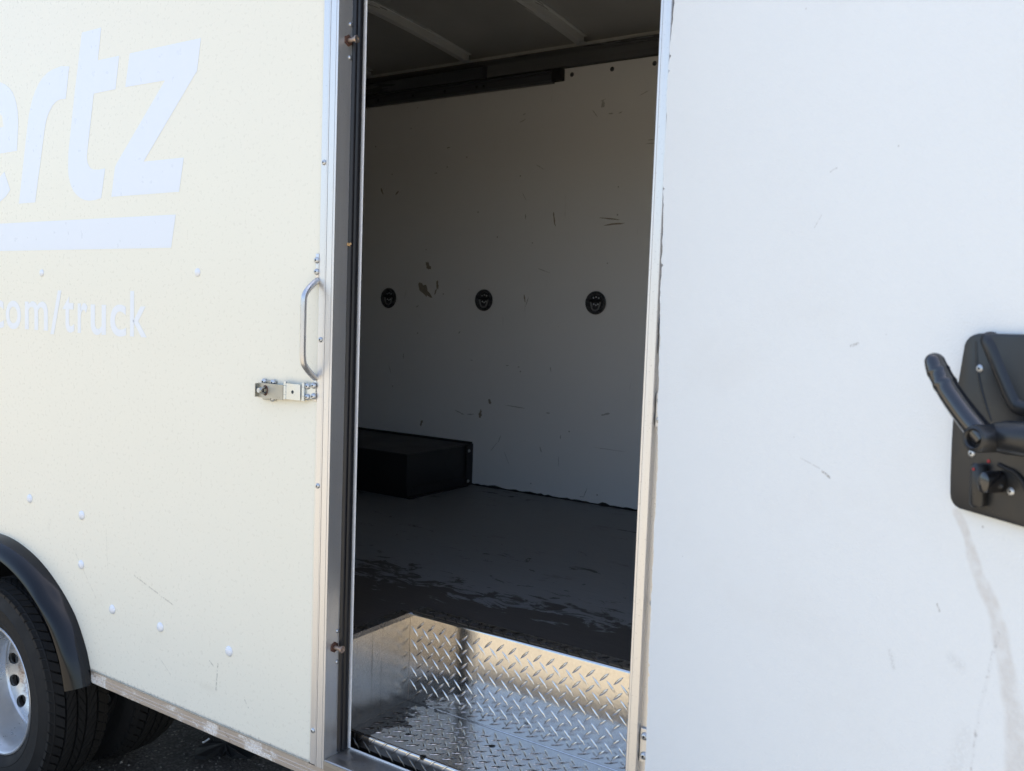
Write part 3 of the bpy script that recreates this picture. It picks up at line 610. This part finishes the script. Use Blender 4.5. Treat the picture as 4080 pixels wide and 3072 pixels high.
# ---- wheel flare
prof = [(.000, .0004), (.000, -.006), (-.004, -.020), (-.010, -.034), (-.018, -.0455), (-.030, -.056), (-.046, -.063), (-.058, -.0655), (-.0605, -.0635), (-.0585, -.0610), (-.046, -.0590), (-.033, -.0525), (-.024, -.0425), (-.020, .0004)]
V = []; F = []; AF = [16.0+(180-32)*i/64 for i in range(65)]; k = len(prof)
for a in AF:
    r0 = arch_r(min(max(a, 17.4), 162.6)); dent = .006*math.exp(-((a-46)/4)**2)
    q2 = .62+.38*min(1, abs(a-90)/60)
    for j, (dr, y) in enumerate(prof):
        r = r0+.004+dr*(.75 if abs(a-90) > 55 else .75) - (dent if 2 <= j <= 5 else 0); V.append((WCX+r*math.cos(R(a)), y, WCZ+r*math.sin(R(a))))
for i in range(64):
    for j in range(k): F.append((i*k+j, i*k+(j+1) % k, (i+1)*k+(j+1) % k, (i+1)*k+j))
F += [tuple(range(k)), tuple(range(64*k, 65*k))]
obj('wheel_flare', mesh_data('wheel_flare', V, F, 'bplast', True, 40), truck)
# dark wheel housing behind the arch
V = []; F = []
for i, a in enumerate(AF):
    r = arch_r(min(max(a, 17.4), 162.6))-.026
    V += [(WCX+r*math.cos(R(a)), .031, WCZ+r*math.sin(R(a))), (WCX+r*math.cos(R(a)), .56, WCZ+r*math.sin(R(a)))]
for i in range(64): F.append((2*i, 2*i+1, 2*i+3, 2*i+2))
F.append(tuple(2*i+1 for i in range(65)))
obj('wheel_housing', mesh_data('wheel_housing', V, F, 'black', True, 30), truck)

# ---- wheels
TR = .3655
side = [(.2170, -.078), (.2200, -.086), (.2300, -.096), (.2500, -.1065), (.2560, -.1085), (.2580, -.1075), (.2800, -.1125), (.3050, -.1125), (.3070, -.1135), (.3090, -.1120), (.3300, -.1060), (.3440, -.0985), (.3530, -.0930), (.3570, -.0860)]
tp = side + [(.3520, -.055), (.3520, 0), (.3520, .055)] + [(r, -y) for r, y in reversed(side)]
TY = lathe_data('tyre', tp, 'rubber', 96, 35)
bm = bmesh.new(); bm.from_mesh(TY); NB = 64
def block(a0, a1, y0, y1, sk, rt, rb, chx=0.0):
    vs = []
    for r, inset in ((rb, 0), (rt, .06)):
        for ya, aa in ((y0, a0), (y0, a1), (y1, a1), (y1, a0)):
            am = (a0+a1)/2; a = am+(aa-am)*(1-inset*.5)+sk*(ya-(y0+y1)/2); rr = r - (chx if (r == rt and abs(ya) > .085) else 0)
            vs.append(bm.verts.new((rr*math.cos(a), rr*math.sin(a), ya)))
    for f in ((4, 5, 6, 7), (0, 1, 5, 4), (1, 2, 6, 5), (2, 3, 7, 6), (3, 0, 4, 7)): bm.faces.new([vs[i] for i in f])
for i in range(NB):
    a = 2*math.pi*i/NB; p = 2*math.pi/NB
    block(a, a+p*.82, -.1015, -.0580, 2.0, TR, .3400, .0135); block(a+.4*p, a+p*1.22, .0580, .1015, 2.0, TR, .3400, .0135)
    block(a, a+p*.90, -.0510, -.0190, -5.0, TR, .3510); block(a+.5*p, a+p*1.40, .0190, .0510, -5.0, TR, .3510)
    block(a+.2*p, a+p*.75, -.0125, .0115, 5.0, TR, .3510); block(a+.78*p, a+p*1.16, -.0115, .0125, 5.0, TR, .3510)
bmesh.ops.recalc_face_normals(bm, faces=bm.faces); bm.to_mesh(TY); bm.free()
RIM = lathe_data('rim', [(.2165, -.084), (.2215, -.0880), (.2235, -.0915), (.2215, -.0945), (.2165, -.0945), (.2120, -.0900), (.2090, -.0800), (.2040, -.0700), (.1985, -.0560), (.1960, -.0400), (.1935, -.0150), (.1910, .0150), (.1890, .0260), (.1850, .0380), (.1815, .0360), (.1800, .0380), (.1780, .0420), (.1650, .0440), (.1200, .0600), (.1050, .0760), (.0950, .0920), (.0880, .0980), (.0300, .0980), (.0300, .1040), (.1000, .1040), (.1130, .0800), (.1600, .0540), (.1780, .0500), (.1920, .0500), (.2040, .0790), (.2165, .0840)], 'rim', 72, 40)
to = bpy.data.objects.new('t', RIM); SC.collection.objects.link(to)
cb = bmesh.new()
for i in range(12):
    a = 2*math.pi*(i+.35)/12; bmesh.ops.create_cone(cb, cap_ends=True, segments=20, radius1=.0215, radius2=.0215, depth=.06, matrix=Matrix.Translation((.154*math.cos(a), .154*math.sin(a), .058)))
cm = bpy.data.meshes.new('c'); cb.to_mesh(cm); cb.free(); co = bpy.data.objects.new('c', cm); SC.collection.objects.link(co)
md = to.modifiers.new('b', 'BOOLEAN'); md.object = co; md.operation = 'DIFFERENCE'; md.solver = 'EXACT'
rim2 = bpy.data.meshes.new_from_object(to.evaluated_get(bpy.context.evaluated_depsgraph_get())); bpy.data.objects.remove(to); bpy.data.objects.remove(co)
rim2.name = 'rim'; rim2.materials.clear(); rim2.materials.append(MAT['rim']); rim2.polygons.foreach_set('use_smooth', [True]*len(rim2.polygons)); rim2.set_sharp_from_angle(angle=R(40))
rim_dark = rim2.copy(); rim_dark.materials.clear(); rim_dark.materials.append(MAT['chassis'])  # rim copy in chassis black for the flipped wheels
VAL = tube_data('valve_stem', [(0, 0, 0), (.01, 0, -.05)], .004, 'black', 8, None, (0, 1, 0))
WROT = (R(-90), 0, 0)         # local +Z to +Y : the negative side faces the street
for y, flip in ((.0905, 0), (.3985, 1), (1.50, 0), (1.808, 1)):
    hb = bpy.data.objects.new('wheel', None); link(hb, truck, (WCX, y, WCZ)); hb.empty_display_size = .1
    rot = WROT if not flip else (R(90), 0, 0)
    obj('tyre', TY, hb, (WCX, y, WCZ), rot); obj('rim', rim_dark if flip else rim2, hb, (WCX, y, WCZ), rot)
box('axle', WCX-.05, WCX+.05, .2, 1.7, WCZ-.05, WCZ+.05, 'chassis', truck, .02)
for y in (.62, 1.25): box('chassis_rail', X0, X1, y, y+.08, .56, .7995, 'chassis', truck)

box('underbody_light_block', X0+.03, -1.56, .50, 1.90, .60, .7990, 'chassis', truck)  # unseen slab added to keep light off the ground below

# ---- the open door, swung out on the right jamb
DA = R(34); DV = Vector((math.cos(DA), -math.sin(DA), 0)); DN = Vector((math.sin(DA), math.cos(DA), 0)); DO = Vector((-.695, -.03, 0))
def D(u, z, off=0.0): return DO+DV*u-DN*off+Vector((0, 0, z))
ekey = [(.61, .030), (.8788, .0265), (1.1267, .0211), (1.3152, .0195), (1.4051, .0215), (1.5422, .0108), (1.728, .0036), (1.8584, -.0014), (1.9896, -.0078), (2.125, -.0080), (2.2526, .0015), (2.53, .003)]
def edge_u(z):
    for (a, p), (b, q) in zip(ekey, ekey[1:]):
        if a <= z <= b: return p+(q-p)*(z-a)/(b-a)
    return .003
rr = random.Random(3); n = 520; DW = .835; P = []; wl_ = 0
for i in range(n+1):
    z = .61+(2.53-.61)*i/n; wl_ = wl_*.78+rr.uniform(-1, 1)*.0013; nick = .0050 if rr.random() < .016 else 0
    P.append((edge_u(z)+wl_+nick, z))
P += [(DW, 2.53), (DW, .61)]
k = len(P); V = [D(u, z) for u, z in P]+[D(u, z, -.003) for u, z in P]; F = [tuple(range(k)), tuple(range(k, 2*k))]+[(i, (i+1) % k, k+(i+1) % k, k+i) for i in range(k)]
door = obj('cargo_door', mesh_data('cargo_door', V, F, 'door'), truck); door['label'] = 'white pebbled inside of the open side door with black latch'
P = [(.032, .60), (DW+.004, .60), (DW+.004, 2.54), (.032, 2.54)]; k = 4
V = [D(u, z, -.0032) for u, z in P]+[D(u, z, -.026) for u, z in P]
obj('door_core', mesh_data('door_core', V, [(0, 1, 2, 3), (4, 5, 6, 7)]+[(i, (i+1) % 4, 4+(i+1) % 4, 4+i) for i in range(4)], 'alu_v'), door)
def dprism(name, prof, o0, o1, mat, bev=.0015):
    k = len(prof); V = [D(u, z, o0) for u, z in prof]+[D(u, z, o1) for u, z in prof]
    me = bpy.data.meshes.new(name); me.from_pydata([tuple(v) for v in V], [], [tuple(range(k)), tuple(range(k, 2*k))]+[(i, (i+1) % k, k+(i+1) % k, k+i) for i in range(k)]); me.update()
    bm = bmesh.new(); bm.from_mesh(me); bmesh.ops.recalc_face_normals(bm, faces=bm.faces); bm.verts.ensure_lookup_table()
    if bev:
        top = [e for e in bm.edges if all(v.index >= k for v in e.verts)]; bmesh.ops.bevel(bm, geom=top, offset=bev, segments=3, profile=.5, affect='EDGES')
    bm.to_mesh(me); bm.free(); me.materials.append(MAT[mat]); me.polygons.foreach_set('use_smooth', [True]*len(me.polygons)); me.set_sharp_from_angle(angle=R(40))
    return obj(name, me, door)
dprism('latch_plate', [(.800, 1.6868), (.690, 1.6858), (.6835, 1.6842), (.6785, 1.6815), (.6745, 1.6775), (.6720, 1.6720), (.6673, 1.6304), (.6636, 1.5866), (.6640, 1.5600), (.6655, 1.5214), (.6670, 1.5020), (.6685, 1.4960), (.6715, 1.4915), (.6755, 1.4887), (.6816, 1.4869), (.7639, 1.4841), (.812, 1.4835), (.820, 1.490), (.822, 1.50), (.815, 1.675), (.810, 1.684)], .0005, .0125, 'latch', .003)
drot = Matrix(((DV.x, 0, -DN.x), (DV.y, 0, -DN.y), (0, 1, 0))).to_euler()     # local Z towards the viewer, X along the door
PSC = screw_mesh('plate_screw', .0046, .0018, 'steel')
for u, z in ((.6956, 1.6469), (.6935, 1.5522), (.7455, 1.5191)): obj('plate_screw', PSC, door, D(u, z, .0125), drot)
def dtube(name, pts, rad, mat, n=14, flat=None): return obj(name, tube_data(name, [D(*p) for p in pts], rad, mat, n, flat, tuple(DN)), door)
ribp = smooth_path([(.6985, 1.6800, .004), (.7020, 1.6765, .0065), (.7080, 1.6680, .0075), (.7220, 1.6430, .0075), (.7370, 1.6180, .0075), (.7450, 1.6100, .0075), (.7600, 1.6085, .0075), (.80, 1.6080, .0075)], 4)
dtube('plate_rib', [tuple(p) for p in ribp], .0098, 'latch')
dtube('plate_rib', [tuple(p) for p in smooth_path([(.6885, 1.677, .0118), (.6928, 1.6474, .0122), (.7024, 1.6182, .0122), (.7151, 1.5912, .0118)], 4)], .0016, 'latch', 8)
dtube('release_cable', [tuple(p) for p in smooth_path([(.729, 1.5455, .013), (.7377, 1.543, .0145), (.751, 1.5394, .0145), (.7634, 1.5273, .0145), (.772, 1.505, .0135)], 5)], .0024, 'black', 8)
# lever: curved tapered grip with finger notches and a channel strip
lp = smooth_path([(.7490, 1.5760, .058), (.7355, 1.5885, .060), (.7195, 1.6035, .061), (.7040, 1.6195, .062), (.6905, 1.6360, .062), (.6815, 1.6490, .062), (.6755, 1.6615, .060)], 12)
nl = len(lp)
def lrad(t):
    r = .0150-.0026*t+.0014*math.exp(-((t-.93)/.06)**2)
    r += .0010*math.exp(-((t-.60)/.025)**2)+.0008*math.exp(-((t-.75)/.025)**2)
    if t > .78: r *= math.sqrt(max(.01, 1-((t-.78)/.221)**2))
    return r
dtube('release_lever', [tuple(p) for p in lp], [lrad(i/(nl-1)) for i in range(nl)], 'lever', 20, (.85, .95))
dtube('grip_channel_shade', [(p[0]-.0040, p[1]-.0035, p[2]+.0068) for p in [tuple(q) for q in lp[10:-21]]], [.0008]+[.0026]*(nl-33)+[.0008], 'black', 10)  # black strip imitates the shade of a recessed channel
# hub barrel and boss with a socket
dtube('lever_hub', [(.7420, 1.5775, .040), (.7440, 1.5778, .040), (.7600, 1.5795, .042), (.7900, 1.5810, .040), (.812, 1.5810, .034), (.818, 1.5810, .030)], [.0120, .0150, .0178, .0182, .0150, .006], 'latch', 24)
dtube('hub_post', [(.772, 1.580, .012), (.772, 1.580, .040)], .0150, 'latch', 18)
obj('hub_boss', lathe_data('hub_boss', [(0, .010), (.0050, .010), (.0054, .0135), (.0062, .0105), (.0085, .0105), (.0090, .0165), (.0105, .0180), (.0135, .0165), (.0148, .0120), (.0150, -.02)], 'latch', 28, 40), door, D(.7475, 1.5772, .058), drot)
obj('hub_socket_shade', lathe_data('hub_socket_shade', [(0, .001), (.0080, .001), (.0083, 0)], 'black', 20, 40), door, D(.7475, 1.5772, .0690), drot)  # black disc added as painted shade inside the socket
# lock barrel, thumb turn and red dots
dtube('lock_barrel', [(.7078, 1.5425, .016), (.7080, 1.5400, .0165), (.7096, 1.4990, .0165), (.7098, 1.4965, .016)], [.007, .0088, .0088, .007], 'latch', 16)
obj('thumb_turn', lathe_data('thumb_turn', [(0, .010), (.0070, .010), (.0095, .0085), (.0105, .004), (.0105, -.016)], 'lever', 22, 40), door, D(.7325, 1.5275, .030), drot, (.75, 1.15, 1))
DOT = lathe_data('red_dot', [(0, .0006), (.0020, .0005), (.0022, 0)], 'red', 12, 60)
obj('red_dot', DOT, door, D(.7159, 1.5470, .0127), drot); obj('red_dot', DOT, door, D(.7085, 1.5373, .0256), drot, (.8, .8, 1))

# ------------------------------------------------------------------ small loose things
V = []; F = []
lf = [(-.011, .002), (-.006, .008), (.001, .006), (.007, .009), (.011, .001), (.004, -.003), (.006, -.009), (-.002, -.006), (-.008, -.007)]
for y in (.0, .0012): V += [(.0015*math.sin(9*p*100), y, 0) and (p*.55, y+.002*math.sin(p*300), q*.55) for p, q in lf]
k = len(lf); F = [tuple(range(k)), tuple(range(k, 2*k))]+[(i, (i+1) % k, k+(i+1) % k, k+i) for i in range(k)]
lfo = obj('leaf_fragment', mesh_data('leaf_fragment', V, F, 'leaf'), None, (-1.5275, .036, 1.843)); lfo.rotation_euler = (0, 0, R(50))
tag(lfo, 'tiny tan leaf fragment stuck to the black door seal', 'leaf')

# torn dark scrap with pale edges lying under the truck
rr = random.Random(5); cx, cy = -2.735, .675; edge = []
for i in range(26):
    a = 2*math.pi*i/26; r = .085*(1+.35*math.sin(3*a+1)+.2*rr.uniform(-1, 1)); edge.append((cx+r*1.25*math.cos(a), cy+r*math.sin(a)))
V = [(cx, cy, .022)]+[(x, y, .004+.014*abs(math.sin(i*1.7))) for i, (x, y) in enumerate(edge)]+[(x, y, .0015) for x, y in edge]
F = [(0, 1+i, 1+(i+1) % 26) for i in range(26)]+[(1+i, 27+i, 27+(i+1) % 26, 1+(i+1) % 26) for i in range(26)]
scp = obj('rubber_scrap', mesh_data('rubber_scrap', V, F, 'black'), None)
tag(scp, 'torn black rubber scrap with pale frayed edge on asphalt under truck', 'debris')
for a, b in ((8, 13), (14, 17)):
    pts = [(edge[i][0]-.004, edge[i][1]-.002, .010+.014*abs(math.sin(i*1.7))) for i in range(a, b)]
    obj('frayed_edge', tube_data('frayed_edge', pts, .0035, 'cap', 8), scp)
# loose grit
rr = random.Random(11); V = []; F = []
for i in range(900):
    x, y = rr.uniform(-3.6, -1.9), rr.uniform(-.3, 1.4); s = rr.uniform(.002, .0055) * (1.5 if rr.random() < .06 else 1); b = len(V); a0 = rr.uniform(0, 6.3)
    V += [(x+s*math.cos(a0+j*2.09)*rr.uniform(.7, 1.2), y+s*math.sin(a0+j*2.09)*rr.uniform(.7, 1.2), .0005) for j in range(3)]+[(x+s*.5*math.cos(a0+1+j*2.09), y+s*.5*math.sin(a0+1+j*2.09), s*1.0) for j in range(3)]
    F += [(b+3, b+4, b+5)]+[(b+j, b+(j+1) % 3, b+3+j) for j in range(3)]+[(b+(j+1) % 3, b+3+(j+1) % 3, b+3+j) for j in range(3)]
gr = obj('grit', mesh_data('grit', V, F, 'pebble'), None); gr['kind'] = 'stuff'; gr['label'] = 'loose pale grit scattered on dark asphalt'
